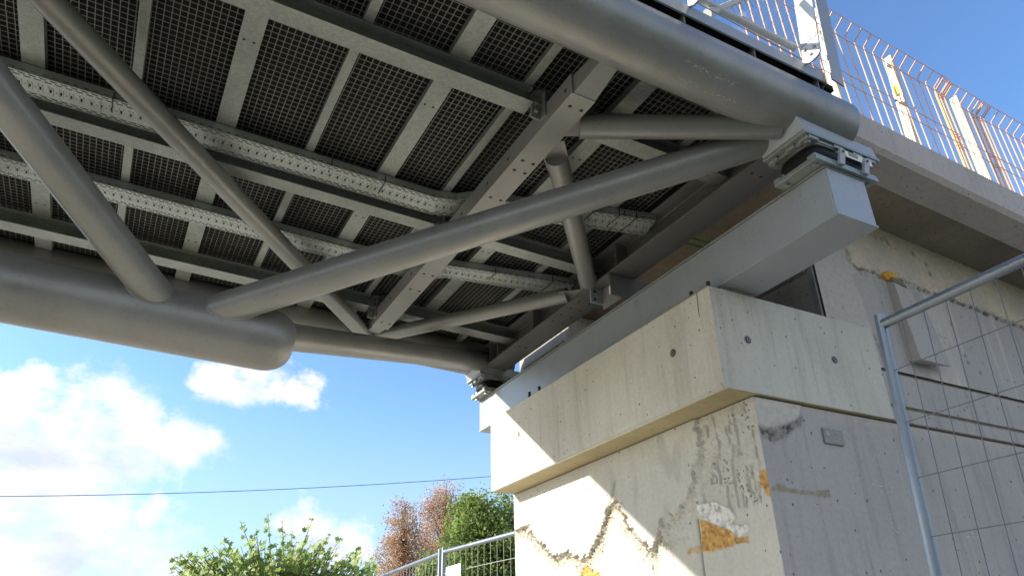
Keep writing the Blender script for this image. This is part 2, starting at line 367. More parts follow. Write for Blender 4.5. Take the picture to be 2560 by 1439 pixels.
# paint scuffs on the near top chord (thin dried drips)
mb = MB()
random.seed(3)
def on_chord(s, ang, d=.0012): return (s, TN+(.165+d)*math.cos(ang), HC+(.165+d)*math.sin(ang))
for (s0, s1, a0, n) in ((1.95, 2.30, R(232), 46), (1.86, 2.28, R(262), 26), (2.2, 2.36, R(262), 14)):
    for i in range(n):
        s = s0+(s1-s0)*random.random(); a = a0+random.gauss(0, .035)*(1+(s-s0)); ln = random.uniform(.003, .014); w = random.uniform(.0008, .0022)
        mb.add([on_chord(s, a), on_chord(s+ln, a+.004), on_chord(s+ln, a+.004+w/.165), on_chord(s, a+w/.165)], [(0,1,2,3)])
br.part(mb, 'paint_scuff', M['cream'], smooth=False)
# restraint plates under the end beam
mb = MB().box(2.80, 3.02, 4.055, 4.07, 2.545, 2.673); hole_disc(mb, (2.835, 4.055, 2.575), (0,-1,0), .012); hole_disc(mb, (2.835, 4.055, 2.64), (0,-1,0), .012)
br.part(mb, 'restraint_plate', [M['box'], M['hole']], .002)
mb = MB().box(2.795, 3.20, 3.80, 3.816, 2.495, 2.673).box(2.793, 2.797, 3.799, 3.817, 2.495, 2.56, 1)
br.part(mb, 'restraint_plate', [M['dark_web'], M['cream']], .002)
br.part(MB().box(2.90, 2.912, 3.83, 4.05, 2.50, 2.673), 'restraint_plate', M['girder'], .002)
# ------------------------------------------------------------------ cable trays
def tray(pts, label, hb=2.838, seams=(), ties=()):
    th = Thing('cable_tray', label, 'cable tray', (pts[0][0], pts[0][1]+.1, hb), BRIDGE)
    for si in range(len(pts)-1):
        p = Vector((*pts[si], 0)); q = Vector((*pts[si+1], 0)); d = (q-p); Ln = d.length; d.normalize(); n = Vector((-d.y, d.x, 0))
        W = .198; mb = MB()
        def half(i):
            if i < 1 or i > len(pts)-2: return 0
            u0 = (Vector(pts[i])-Vector(pts[i-1])).normalized(); u1 = (Vector(pts[i+1])-Vector(pts[i])).normalized()
            return math.tan(math.atan2(u0.x*u1.y-u0.y*u1.x, u0.dot(u1))/2)
        k0, k1 = half(si), half(si+1)
        def bx(a0, a1, b0, b1, z0, z1, mi=0):
            def e(a, b): return p+d*(a+(b*k0 if a < 1e-6 else 0)-(b*k1 if a > Ln-1e-6 else 0))+n*b
            c = [e(a0, b0), e(a1, b0), e(a1, b1), e(a0, b1)]
            mb.hexa([(v.x, v.y, hb+z0) for v in c]+[(v.x, v.y, hb+z1) for v in c], mi)
        t = .0015; k = int(Ln/.05)+1
        rows = [(.010, .0185, 0), (.029, .0375, .025), (.161, .1695, 0), (.1785, .187, .025)]
        prev = 0
        for r0, r1, off in rows:
            if r1 < .1 or r0 > .17 or True:
                if r0 == .161:
                    bx(0, Ln, prev, .066, 0, t); bx(0, Ln, .132, r0, 0, t)
                else: bx(0, Ln, prev, r0, 0, t)
            for i in range(-1, k):
                a0 = max(0, i*.05+off); a1 = min(Ln, i*.05+off+.020)
                if a1 > a0: bx(a0, a1, r0, r1, 0, t)
                e0 = i*.05+off+.020
                if 0 < e0 < Ln-.004: bx(e0-.005, e0+.001, r0-.0015, r1+.0015, -.004, 0)   # pressed slot lip
            prev = r1
        bx(0, Ln, prev, W, 0, t)
        for i in range(k):
            a = i*.05
            def c2(x0, x1, y0, y1, z0=0, z1=t):
                x0 = max(0, x0); x1 = min(Ln, x1)
                if x1 > x0: bx(x0, x1, y0, y1, z0, z1)
            c2(a, a+.0155, .066, .132); c2(a+.0155, a+.0250, .066, .085); c2(a+.0155, a+.0250, .113, .132); c2(a+.0250, a+.043, .066, .132)
            if i % 4 != 2: c2(a+.043, a+.05, .066, .0965); c2(a+.043, a+.05, .1035, .132)
            else: c2(a+.043, a+.05, .066, .132)
            c2(a+.0085, a+.0125, .068, .130, -.005, 0); c2(a+.0280, a+.0320, .068, .130, -.005, 0)   # pressed ribs
        for b0, sgn in ((0, 1), (W, -1)):
            b1 = b0+sgn*.0015
            bx(0, Ln, min(b0,b1), max(b0,b1), 0, .012); bx(0, Ln, min(b0,b1), max(b0,b1), .019, .058)
            for i in range(k):
                if i*.05+.025 < Ln: bx(i*.05, i*.05+.025, min(b0,b1), max(b0,b1), .012, .019)
            bx(0, Ln, min(b0, b0+sgn*.012), max(b0, b0+sgn*.012), .0565, .058)
        th.part(mb, 'tray_channel', M['tray'], smooth=False)
    mb = MB()
    for s in seams:
        y = np.interp(s, [a for a, b in pts], [b for a, b in pts]); mb.box(s, s+.003, y-.002, y+.2, hb-.0035, hb)
        th.part(mb, 'joint_strip', M['galv']); mb = MB()
    for s, y0, y1 in ties:
        y = np.interp(s, [a for a, b in pts], [b for a, b in pts])
        th.part(MB().box(s, s+.006, y+y0, y+y1, hb-.005, hb-.0024).box(s, s+.006, y-.004, y-.0016, hb-.005, hb+.05), 'cable_tie', M['black'])
    return th
tray([(S0, 3.776), (1.40, 3.776), (1.54, 3.735), (1.62, 3.66), (2.335, 3.43), (2.84, 3.29)], 'wider perforated cable tray hanging below the middle of the deck, nearer the viewer', seams=(-.585, .99), ties=((-.53, 0, .12), (.70, .05, .07), (1.05, 0, .13), (2.40, 0, .10), (2.58, .0, .15), (2.70, 0, .198), (2.62, .12, .198)))
tray([(S0, 4.678), (1.66, 4.678), (1.80, 4.56), (2.84, 4.345)], 'farther perforated cable tray below the deck, close to the bottom chord', seams=(-.2,), ties=((2.2, 0, .12), (2.66, 0, .198)))
# ------------------------------------------------------------------ railing on the near deck edge
ra = Thing('bridge_railing', 'white bridge railing with wire net on the deck edge above the near chord', 'railing', (2.4, 1.9, 3.05), BRIDGE)
def rpost(s):
    mb = MB(); z0, z1 = 3.03, 4.15; w = .058; c0 = 1.845; ln = -.075
    poly = []
    for i in range(9):
        a = math.pi+math.pi*i/8; poly.append((c0+w*math.cos(a), z0+.03+.030*math.sin(a)))
    poly += [(c0+w+ln*(1.1), z1), (c0-w+ln*1.1, z1)]
    mb.prism(poly, 'x', s, s+.012)
    for (a, b) in ((.0, .045), (.03, .10), (-.03, .075)): mb.tube((s-.012, c0+a, z0+b), (s+.002, c0+a, z0+b), .010, 8, 1)
    mb.box(s-.003, s, c0-w-.002, c0+w-.01, z0+.135, z0+.165, 2)
    ra.part(mb, 'railing_post', [M['white'], M['bolt'], M['box']], .001)
for s in (2.805, 1.99, 1.17, .35, -.47): rpost(s)
ra.part(MB().tube((-1.5, 1.93, 3.205), (2.80, 1.93, 3.20), .021, 20), 'lower_rail', M['white'])
ra.part(MB().tube((-1.5, 1.87, 4.10), (2.80, 1.87, 4.10), .024, 20), 'handrail', M['white'])
mb = MB().tube((2.175, 1.935, 3.14), (2.60, 1.925, 3.545), .021, 20).tube((2.155, 1.935, 3.125), (2.20, 1.935, 3.165), .027, 16)
ra.part(mb, 'diagonal_brace', M['white'])
ra.part(MB().hexa([(2.962,1.858,2.978),(3.055,1.858,2.966),(3.055,1.868,2.966),(2.962,1.868,2.978),(2.945,1.80,4.15),(3.05,1.80,4.15),(3.05,1.81,4.15),(2.945,1.81,4.15)]), 'end_plate', M['box'], .002)
mb = MB()
for i in range(60):   # diamond net of thin stainless wires between the posts
    s0 = .6+i*.055
    for sg in (1, -1):
        a = s0 if sg > 0 else s0; h0, h1 = 3.21, 4.09; ds = .52*sg
        x0, x1 = a, a+ds; z0, z1 = h0, h1
        if x1 > 2.93: z1 = h0+(h1-h0)*(2.93-x0)/(x1-x0); x1 = 2.93
        if x0 > 2.93: continue
        mb.tube((x0, 1.92, z0), (x1, 1.87, z1), .0009, 4, caps=False)
mb.tube((.6, 1.917, 3.222), (2.95, 1.90, 3.07), .0022, 6); mb.tube((2.945, 1.90, 3.06), (2.925, 1.84, 4.1), .003, 6)
ra.part(mb, 'wire_net', M['net'])
tg = Thing('warning_tag', 'yellow and black warning tag hanging on the end railing post', 'tag', (2.795, 1.80, 3.60), BRIDGE)
tg.part(MB().prism([(1.80,3.72),(1.765,3.70),(1.755,3.585),(1.81,3.62)], 'x', 2.786, 2.79), 'yellow_sheet', M['yellow'])
tg.part(MB().prism([(1.80,3.58),(1.765,3.575),(1.76,3.545)], 'x', 2.787, 2.791).prism([(1.765,3.69),(1.745,3.69),(1.75,3.60)], 'x', 2.787, 2.791), 'black_corner', M['black'])
# ------------------------------------------------------------------ bearing beam
bb = Thing('bearing_beam', 'light grey steel box beam lying across the top of the concrete abutment', 'beam', (3.12, 4.06, 2.03))
mb = MB().box(2.972, 3.272, 1.985, 6.145, 2.038, 2.322); bb.part(mb, 'box_section', M['box'], .004)
bb.part(MB().box(2.962, 3.284, 1.974, 6.154, 2.3225, 2.334), 'top_plate', M['galv'], .0015)
bb.part(MB().box(2.968, 3.277, 1.970, 6.154, 2.028, 2.0378), 'bottom_plate', M['box'], .0015)
for y in (1.976, 6.1455): bb.part(MB().box(2.975, 3.270, y, y+.0085, 2.04, 2.32), 'end_plate', M['box'], .002)
mb = MB().box(2.99, 3.02, 4.62, 5.28, 2.3345, 2.36).box(2.968, 3.02, 4.62, 5.28, 2.3605, 2.370)
for y in (4.72, 4.95, 5.18): hole_disc(mb, (2.985, y, 2.3605), (0,0,-1), .010)
bb.part(mb, 'angle_bracket', [M['girder'], M['hole']], .001)
# ------------------------------------------------------------------ bearings
def bearing(yc, sg, label):
    th = Thing('bridge_bearing', label, 'bearing', (3.12, yc, 2.335), group='bearings under the top chords')
    f = (lambda a, b: (yc-sg*a, yc-sg*b))    # a,b measured towards the outer side
    def bx(mb, x0, x1, a, b, z0, z1, mi=0):
        y0, y1 = f(a, b); return mb.box(x0, x1, y0, y1, z0, z1, mi)
    mb = MB(); bx(mb, 2.884, 3.366, -.145, .148, 2.3355, 2.362); bx(mb, 2.884, 3.366, .09, .143, 2.362, 2.378); bx(mb, 2.884, 3.366, -.145, -.10, 2.362, 2.378)
    bp = th.part(mb, 'base_plate', M['galv'], .003)
    mb = MB()
    for x in (2.925, 3.325):
        for a in (.10, -.10):
            y = f(a, a)[0]; mb.tube((x, y, 2.322), (x, y, 2.336), .019, 6); mb.tube((x, y, 2.362), (x, y, 2.40), .013, 8)
    th.part(mb, 'anchor_bolt', M['bolt'], parent=bp)
    mb = MB(); n = 40; rings = []
    for z, k in ((2.379, 0), (2.395, .014), (2.42, .022), (2.445, .018), (2.463, .004)):
        ring = []
        for i in range(n):
            t = 2*math.pi*i/n; c, s_ = math.cos(t), math.sin(t); e = .45
            ring.append((3.125+(.205+k)*math.copysign(abs(c)**e, c), yc+(.115+k)*math.copysign(abs(s_)**e, s_), z))
        rings.append(ring)
    vs = [v for g in rings for v in g]; fs = []
    for j in range(len(rings)-1):
        for i in range(n): fs.append((j*n+i, j*n+(i+1) % n, (j+1)*n+(i+1) % n, (j+1)*n+i))
    fs += [tuple(range(n-1,-1,-1)), tuple(range((len(rings)-1)*n, len(rings)*n))]
    mb.add(vs, fs); th.part(mb, 'rubber_pot', M['rubber'])
    def rounded(z0, z1, gx, gy, e=.28):
        r = [(3.125+gx*math.copysign(abs(math.cos(2*math.pi*i/48))**e, math.cos(2*math.pi*i/48)), yc+gy*math.copysign(abs(math.sin(2*math.pi*i/48))**e, math.sin(2*math.pi*i/48))) for i in range(48)]
        return MB().prism(r, 'z', z0, z1)
    th.part(rounded(2.4635, 2.470, .222, .132), 'sliding_plate', M['bolt'])
    th.part(rounded(2.4705, 2.490, .230, .138), 'piston_plate', M['galv'], .002)
    mb = MB()
    for x in (2.91, 3.10, 3.25, 3.36): bx(mb, x-.035, x+.035, -.146, .146, 2.4705, 2.4915)
    for a in (-.10, .02, .11): bx(mb, 2.862, 2.93, a-.03, a+.028, 2.469, 2.4905)
    th.part(mb, 'clamp_lug', M['galv'], .002)
    mb = MB(); bx(mb, 2.838, 3.43, -.150, .152, 2.492, 2.512); tp = th.part(mb, 'top_plate', M['galv'], .003)
    mb = MB()
    for x in (2.89, 3.10, 3.25, 3.38):
        for a in (.115, -.115): y = f(a, a)[0]; mb.tube((x, y, 2.455), (x, y, 2.4705), .017, 6)
    for a in (-.12, .0): y = f(a, a)[0]; mb.tube((2.855, y, 2.512), (2.855, y, 2.55), .010, 8)
    th.part(mb, 'plate_bolt', M['bolt'], parent=tp)
    mb = MB(); ya, yb = f(.145, -.145)
    mb.hexa([(2.842,ya,2.5125),(3.428,ya,2.5125),(3.428,yb,2.5125),(2.842,yb,2.5125),(2.80,ya,2.598),(3.40,ya,2.578),(3.40,yb,2.578),(2.80,yb,2.598)])
    th.part(mb, 'wedge_block', M['box'], .003)
    # movement scale on the outer side
    for x in (3.06, 3.25):
        mb = MB(); y0 = f(.149, .149)[0]; y1 = f(.166, .166)[0]; mb.hexa([(x-.02, y0, 2.345),(x+.02, y0, 2.345),(x+.02, y1, 2.345),(x-.02, y1, 2.345),(x-.02, f(.175,0)[0], 2.425),(x+.02, f(.175,0)[0], 2.425),(x+.02, f(.19,0)[0], 2.425),(x-.02, f(.19,0)[0], 2.425)])
        hole_disc(mb, (x, f(.19,0)[0], 2.41), (0, -sg, 0), .006)
        th.part(mb, 'scale_arm', [M['box'], M['hole']])
    mb = MB(); bx(mb, 3.13, 3.34, .150, .154, 2.425, 2.466); bx(mb, 3.155, 3.225, .1545, .157, 2.440, 2.462, 1); hole_disc(mb, (3.315, f(.154,0)[0], 2.445), (0, -sg, 0), .007)
    th.part(mb, 'scale_plate', [M['cream'], M['plaque'], M['hole']][:2] + [M['hole']])
    return th
bearing(2.10, 1, 'near bridge bearing with black rubber body at the right end of the box beam')
bearing(6.01, -1, 'far bridge bearing under the distant chord, at the sky end of the box beam')
# ------------------------------------------------------------------ surfaces with relief
def segdist(P, line):
    best = np.full(len(P), 9.)
    for a, b in zip(line[:-1], line[1:]):
        a = np.array(a); b = np.array(b); ab = b-a; t = np.clip(((P-a)@ab)/(ab@ab), 0, 1); best = np.minimum(best, np.linalg.norm(P-(a+t[:,None]*ab), axis=1))
    return best
def inside(P, poly):
    r = np.zeros(len(P), bool); n = len(poly)
    for i in range(n):
        x0, y0 = poly[i]; x1, y1 = poly[(i+1) % n]
        c = ((y0 > P[:,1]) != (y1 > P[:,1])); xi = x0+(P[:,1]-y0)*(x1-x0)/((y1-y0) if y1 != y0 else 1e-9); r ^= c & (P[:,0] < xi)
    return r
def pn(P, k, seed, kz=None):
    kz = kz or k; return np.array([noise.noise((p[0]*k+seed, p[1]*kz-seed*2, seed*.7)) for p in P])
def sst(x, a, b): t = np.clip((x-a)/(b-a), 0, 1); return t*t*(3-2*t)
def sdpoly(P, poly): d = segdist(P, list(poly)+[poly[0]]); return np.where(inside(P, poly), d, -d)
def relief(u, v, disp, to3d, attrs):
    nu, nv = len(u), len(v); mb = MB()
    U, V = np.meshgrid(u, v, indexing='ij'); mb.v = [to3d(a, b, c) for a, b, c in zip(U.ravel(), V.ravel(), disp)]
    mb.f = [(i*nv+j, (i+1)*nv+j, (i+1)*nv+j+1, i*nv+j+1) for i in range(nu-1) for j in range(nv-1)]; mb.mi = [0]*len(mb.f)
    mb.at = {k: list(map(float, w)) for k, w in attrs.items()}; return mb
ab = Thing('concrete_abutment', 'weathered concrete bridge abutment with overhanging cap block and peeling render', 'abutment', (4.5, 4.2, -.75))
# pier core
ab.part(MB().box(3.125, 16, 2.885, 5.715, -.75, 1.364), 'pier_core', M['cap'])
# front face with peeled render
u = np.arange(2.86, 5.7301, .0065); v = np.concatenate([np.arange(-.75, 0.3, .05), np.arange(0.3, 1.3651, .0065)]); U, V = np.meshgrid(u, v, indexing='ij'); P = np.stack([U.ravel(), V.ravel()], 1)
R1 = [(5.66,1.06),(5.493,1.074),(5.387,.983),(5.284,.906),(5.165,.83),(5.05,.766),(4.894,.784),(4.718,.715),(4.613,.711),(4.535,.783),(4.442,.851),(4.363,.938),(4.303,1.019),(4.216,1.168)]
R2 = [(4.357,.983),(4.237,1.025),(4.156,.939),(4.11,.844),(4.043,.799),(3.957,.711),(3.898,.654),(3.817,.724),(3.77,.839)]
R3 = [(3.339,1.328),(3.332,1.241),(3.347,1.113),(3.415,1.08),(3.43,1.002),(3.511,.906),(3.599,.842),(3.74,.78)]
R4 = [(3.45,.785),(3.45,.671),(3.457,.468),(3.46,.1)]
upper = R1[:13]+R2[:]+list(reversed(R3))[1:]+[(3.33,1.45),(5.8,1.45),(5.8,1.06)]
n1 = pn(P, 22, 3.1); n2 = pn(P, 55, 7.7); n3 = pn(P, 9, 1.3); n4 = pn(P, 110, 2.2)
sd = sdpoly(P, upper)+.022*n1+.010*n2
plate = sst(sd, -.004, .012)
dl = np.minimum(np.minimum(segdist(P, R1), segdist(P, R2)), segdist(P, R3))
jit = dl+.02*n1
shy = np.where((P[:,0] < 3.80) & (P[:,1] > .70), .30, 1.0)
rough = shy*np.exp(-(np.maximum(jit-.004, 0)/.020)**2)*np.where(sd > .015, .25, 1)
near = shy*np.exp(-(np.maximum(dl-.02+.05*n3, 0)/.10)**2)*(1-plate)
streak = sst(sdpoly(P, [(3.328,1.36),(2.86,1.40),(2.86,.76),(3.04,.74),(3.435,.84)])+.05*n3, 0, .05)
sr = pn(P, 34, 9.2, 6.5)+.5*pn(P, 70, 4.4, 14)
OA = [(3.416,.779),(3.311,.732),(3.189,.683),(3.138,.632),(3.076,.63),(3.074,.595),(3.188,.597),(3.364,.588),(3.452,.604)]
OA2 = [(3.62,.607),(3.529,.636),(3.458,.634),(3.467,.591)]
OB = [(2.91,.951),(2.855,.945),(2.845,.85),(2.845,.798),(2.894,.811),(2.917,.879)]
OC = [(4.767,.50),(4.745,.636),(4.652,.671),(4.588,.637),(4.558,.607),(4.499,.613),(4.489,.50)]
fo = np.zeros(len(P))
for pg, k in ((OA, 1), (OA2, .6), (OB, 1), (OC, 1)): fo = np.maximum(fo, k*sst(sdpoly(P, pg)+.012*n1+.006*n2, -.003, .006))
WP = [(3.445,.87),(3.295,.858),(3.174,.798),(3.133,.746),(3.174,.703),(3.042,.692),(3.052,.648),(3.138,.632),(3.189,.683),(3.311,.732),(3.416,.779)]
wp = sst(sdpoly(P, WP)+.006*n1+.004*n2, -.002, .003)
ridge = 1-np.abs(n1*1.3+n2*.5)*2.2; crev = sst(-(n1*.7+n2*.6), .22, .42)
wig = sst(.035-np.abs(sr-.12+.5*pn(P, 3, 40.)), 0, .03)*sst(pn(P, 5, 31.), -.05, .25)*streak
edge = np.minimum(sst(P[:,0], 2.862, 2.90), sst(5.728-P[:,0], 0, .03))
disp = (.017*plate + rough*(.038*n1+.030*n2+.012*n4+.004) + near*(.012*n2+.012*n4) + .010*wp - .018*wig + streak*(-.014*sst(sr, .22, .42)+.004*n2) + fo*.012*(.6+n2) + .0012*n2)
cr4 = np.exp(-(segdist(P, R4)/.007)**2); armr = np.exp(-(segdist(P, R1[8:])/.012)**2)
disp = disp*edge - .012*cr4 - .012*armr*edge
disp += .006*(1-edge)*n1
att = {'rough': np.clip(near*.45+rough*.15+streak*.08, 0, 1)*(1-fo), 'crack': np.clip(rough*crev*.5+armr*.4+cr4*.6+wig*.5, 0, 1)*(1-fo)*(1-wp), 'white': wp*(1-fo), 'foam': fo, 'grey': sst(pn(P, 6, 5.5, 2.2)+.5*pn(P, 14, 8.8, 4), .25, .5)*plate*.55}
mb = relief(u, v, disp, lambda a, b, c: (3.1-c, a, b), att); ab.part(mb, 'front_render', M['pier'])
# right face of the pier and wall below the ledge
u = np.arange(3.0999, 6.4, .012); v = np.concatenate([np.arange(-.75, 0.0, .06), np.arange(0.0, 1.3661, .012)]); U, V = np.meshgrid(u, v, indexing='ij'); P = np.stack([U.ravel(), V.ravel()], 1)
SP = [(3.09,1.197),(3.155,1.177),(3.287,1.209),(3.406,1.256),(3.516,1.336),(3.44,1.231),(3.318,1.150),(3.201,1.104),(3.12,1.12)]
SA = [(3.116,.856),(3.182,.882),(3.221,.878),(3.236,.858),(3.338,.859),(3.454,.862),(3.543,.877),(3.587,.843),(3.538,.825),(3.434,.831),(3.33,.83),(3.12,.834)]
n1 = pn(P, 22, 13.1); n2 = pn(P, 55, 17.7)
sp = sst(sdpoly(P, SP)+.01*n1, -.006, .012); sa = sst(sdpoly(P, SA)+.008*n1, -.002, .008)
keep = sst(sdpoly(P, [(3.05,1.45),(3.05,1.2),(3.155,1.185),(3.287,1.215),(3.43,1.27),(3.53,1.45)])+.006*n1, -.004, .004)
edge = sst(P[:,0], 3.10, 3.13)
disp = (sp*(.022*n1+.016*n2-.006)+keep*.006+sa*.003+.0008*n2)*edge
att = {'upper': keep*.0, 'rough': np.clip(sp*.9, 0, 1), 'crack': np.clip(sp*sst(-n1-n2, .05, .5), 0, 1), 'foam': sa*.75, 'pale': keep*.8+np.exp(-(P[:,1]-1.36)**2/.002)*.5}
mb = relief(u, v, disp, lambda a, b, c: (a, 2.862-c, b), att); ab.part(mb, 'side_render', M['side'])
# cap block
mb = MB(); ch = .022
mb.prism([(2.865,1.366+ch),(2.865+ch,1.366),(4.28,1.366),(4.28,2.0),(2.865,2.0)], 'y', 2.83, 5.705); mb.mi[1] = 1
cb = ab.part(mb, 'cap_block', [M['cap'], M['under']], .006)
mb = MB(); zs = np.linspace(1.39, 1.985, 60)
mb.path([(2.868+.003*noise.noise((z*30, 1, 2)), 2.833+.003*noise.noise((z*30, 5, 2)), z) for z in zs], [.0045+.009*max(0, .55-(z-1.39)/.35)*(.5+noise.noise((z*45, 3, 3)))+.0015*noise.noise((z*60, 7, 1)) for z in zs], 7)
ab.part(mb, 'chipped_edge', M['pier'], parent=cb)
mb = MB(); ys = np.linspace(2.85, 5.69, 240)
mb.path([(2.876+.003*noise.noise((y*25, 1, 2)), y, 1.377+.003*noise.noise((y*25, 5, 2))) for y in ys], [.0095+.004*noise.noise((y*30, 3, 3)) for y in ys], 6)
ab.part(mb, 'chipped_edge', M['pier'], parent=cb)
def cone(p, nrm):
    p = Vector(p); n = Vector(nrm); mb = MB().tube(p, p+n*.003, .026, 20).tube(p+n*.003, p+n*.005, .020, 20, 1).tube(p+n*.005, p+n*.007, .013, 16).tube(p+n*.007, p+n*.009, .006, 10, 1)
    return mb
for p, n in (((2.865,3.21,1.712),(-1,0,0)), ((3.105,2.83,1.695),(0,-1,0)), ((3.833,2.83,1.695),(0,-1,0))):
    ab.part(cone(p, n), 'formwork_cone', [M['plaque'], M['black']], parent=cb)
ab.part(MB().tube((2.866,5.19,1.735), (2.8635,5.19,1.735), .022, 18).tube((2.8635,5.19,1.735), (2.8622,5.19,1.735), .015, 14), 'formwork_cone', [M['stain']], parent=cb)
for y, x in ((3.023,2.905),(2.876,2.91),(4.889,2.90),(5.042,2.895)):
    ab.part(MB().tube((x, y, 1.98), (x, y, 2.055), .012, 12), 'anchor_stud', M['black'], parent=cb)
mb = MB()
for i in range(8): mb.hexa([(2.872,2.86+i*.06,2.0),(2.93,2.86+i*.06,2.0),(2.93,2.92+i*.06,2.0),(2.872,2.92+i*.06,2.0)]+[(2.876+.004*random.random(),2.86+i*.06,2.012+.008*random.random()),(2.928,2.86+i*.06,2.018),(2.928,2.92+i*.06,2.018),(2.876,2.92+i*.06,2.012)])
ab.part(mb, 'mortar_strip', M['mortar'], parent=cb)
ab.part(MB().prism([(2.932,1.998),(2.938,1.998),(2.945,1.90),(2.944,1.84),(2.941,1.84),(2.938,1.90)], 'x', 2.8638, 2.866), 'rust_run', M['rust'], parent=cb)
ab.part(MB().box(2.99, 3.25, 2.85, 5.68, 1.99, 2.0275), 'bedding_layer', M['back'], parent=cb)
# back wall
bw = ab.part(MB().prism([(3.86,1.9),(16,1.9),(16,2.13),(3.86,2.94)], 'y', 2.86, 5.70), 'back_wall', M['back'])
ab.part(MB().box(3.842, 3.8595, 2.846, 2.885, 1.985, 2.42), 'joint_strip', M['plaque'], parent=bw)
# stepped and patched concrete seen behind the beam
for (y0, y1, z0, z1, x) in ((2.9,3.35,2.36,2.62,3.66), (4.30,5.65,1.99,2.50,3.60), (5.2,6.15,2.34,2.95,3.42)):
    ab.part(MB().box(x, 3.865, y0, y1, z0, z1), 'wall_step', M['back'], .012, parent=bw)
# upper right wall with crack and patches
def soff(x): return 3.19-.0636*x
u = np.arange(3.8601, 8.0, .0115); v = np.linspace(0, 1, 134); U, V = np.meshgrid(u, v, indexing='ij'); P = np.stack([U.ravel(), 1.72+V.ravel()*(soff(U.ravel())-1.72+.01)], 1)
CR = [(4.10,3.0),(4.234,2.61),(4.239,2.556),(4.242,2.496),(4.265,2.471),(4.323,2.461),(4.401,2.462),(4.536,2.464),(4.865,2.470),(5.012,2.45),(5.106,2.446),(5.202,2.445),(5.381,2.443),(5.56,2.43),(5.9,2.41),(8.2,2.25)]
CR2 = [(3.84,2.0),(3.869,1.996),(3.958,1.986),(4.062,1.98),(4.21,1.987),(4.3,1.95),(4.33,1.72)]
n1 = pn(P, 22, 23.1); n2 = pn(P, 55, 27.7); n3 = pn(P, 5, 3.3)
sd = sdpoly(P, CR+[(8.2,3.4),(4.0,3.4)])+.008*n1; up = sst(sd, -.003, .006)
d = segdist(P, CR); d2 = segdist(P, CR2); rg = np.exp(-(np.maximum(d+.012*n1, 0)/.018)**2); rg2 = np.exp(-(np.maximum(d2+.012*n1, 0)/.014)**2)
peck = np.exp(-(d/.06)**2)*sst(n2+.4*n1, .35, .6)*up
blue = sst(sdpoly(P, [(4.24,2.399),(4.299,2.437),(4.533,2.455),(4.862,2.465),(4.99,2.45),(4.999,2.378),(4.82,2.05),(4.80,1.6),(4.30,1.6),(4.283,1.985),(4.269,2.219)])+.012*n1+.02*n3, -.006, .008)
pk = np.zeros(len(P))
for x, z, r in ((5.028,2.766,.016),(5.158,2.706,.014),(5.171,2.624,.017),(5.33,2.528,.012),(5.06,2.09,.013),(5.10,2.05,.012),(5.11,2.08,.011),(5.15,2.03,.013),(5.30,1.98,.012),(5.31,1.93,.013),(5.42,1.87,.012),(4.48,2.10,.009),(4.05,2.10,.010),(5.25,2.22,.012)):
    pk = np.maximum(pk, np.exp(-((P[:,0]-x)**2+((P[:,1]-z)*.8)**2)/r**2))
vs = pn(P, 26, 6.6, 1.2); scr = sst(vs, .38, .55)*(1-up)*(P[:,0] > 4.9)
disp = up*.009+rg*(.012*n1+.008*n2-.004)+rg2*(.008*n1+.006*n2-.003)-peck*.008-pk*.01+blue*.002+.0008*n2
att = {'upper': np.clip(up*(.75+.5*n3), 0, 1), 'rough': np.clip(rg2*.8+rg*.5, 0, 1), 'crack': np.clip(rg*sst(-n1-n2, -.1, .4)+peck*.7+pk*.85+rg2*sst(-n1-n2, .1, .5)*.8, 0, 1), 'foam': up*np.exp(-((P[:,0]-4.72)/.12)**2-((P[:,1]-2.80)/.05)**2)*sst(n1, -.1, .4)*.9, 'pale': np.clip((1-up)*(1-blue)*(P[:,0] < 5.2)*.55+scr*.6, 0, 1)}
U2 = u; mb = MB(); nu, nv = len(u), len(v)
mb.v = [(a, 2.832-c, b) for a, b, c in zip(P[:,0], P[:,1], disp)]
mb.f = [(i*nv+j, (i+1)*nv+j, (i+1)*nv+j+1, i*nv+j+1) for i in range(nu-1) for j in range(nv-1)]; mb.mi = [0]*len(mb.f); mb.at = {k: list(map(float, w)) for k, w in att.items()}
ab.part(mb, 'wall_render', M['side'])
def band(z0a, z0b, z1a, z1b, x0=4.29, x1=14):
    return MB().hexa([(x0,2.838,z0a),(x1,2.838,z0b),(x1,2.86,z0b),(x0,2.86,z0a),(x0,2.838,z1a),(x1,2.838,z1b),(x1,2.86,z1b),(x0,2.86,z1a)])
ab.part(band(1.478, 1.478, 1.702, 1.702), 'wall_panel', M['side'], .004)
ab.part(band(1.367, 1.367, 1.456, 1.456), 'wall_panel', M['side'], .004)
ab.part(MB().box(4.281, 14, 2.850, 2.862, 1.38, 1.72), 'groove_back', M['stain'])
ab.part(MB().box(6.4, 16, 2.862, 2.90, -.75, 1.365), 'side_render', M['side'])
# corbel wedge on the wall
mb = MB().hexa([(4.60,2.745,1.80),(4.93,2.745,1.80),(4.78,2.84,1.83),(4.60,2.84,1.815),(4.60,2.775,2.40),(4.90,2.80,2.38),(4.90,2.835,2.38),(4.60,2.835,2.43)])
ab.part(mb, 'corbel', M['side'], .004)
mb = MB().hexa([(4.60,2.772,2.402),(4.75,2.78,2.39),(4.75,2.835,2.39),(4.60,2.835,2.432),(4.615,2.79,2.455),(4.735,2.79,2.445),(4.735,2.835,2.45),(4.615,2.835,2.46)]); ab.part(mb, 'corbel_cap', M['stain'], .004)
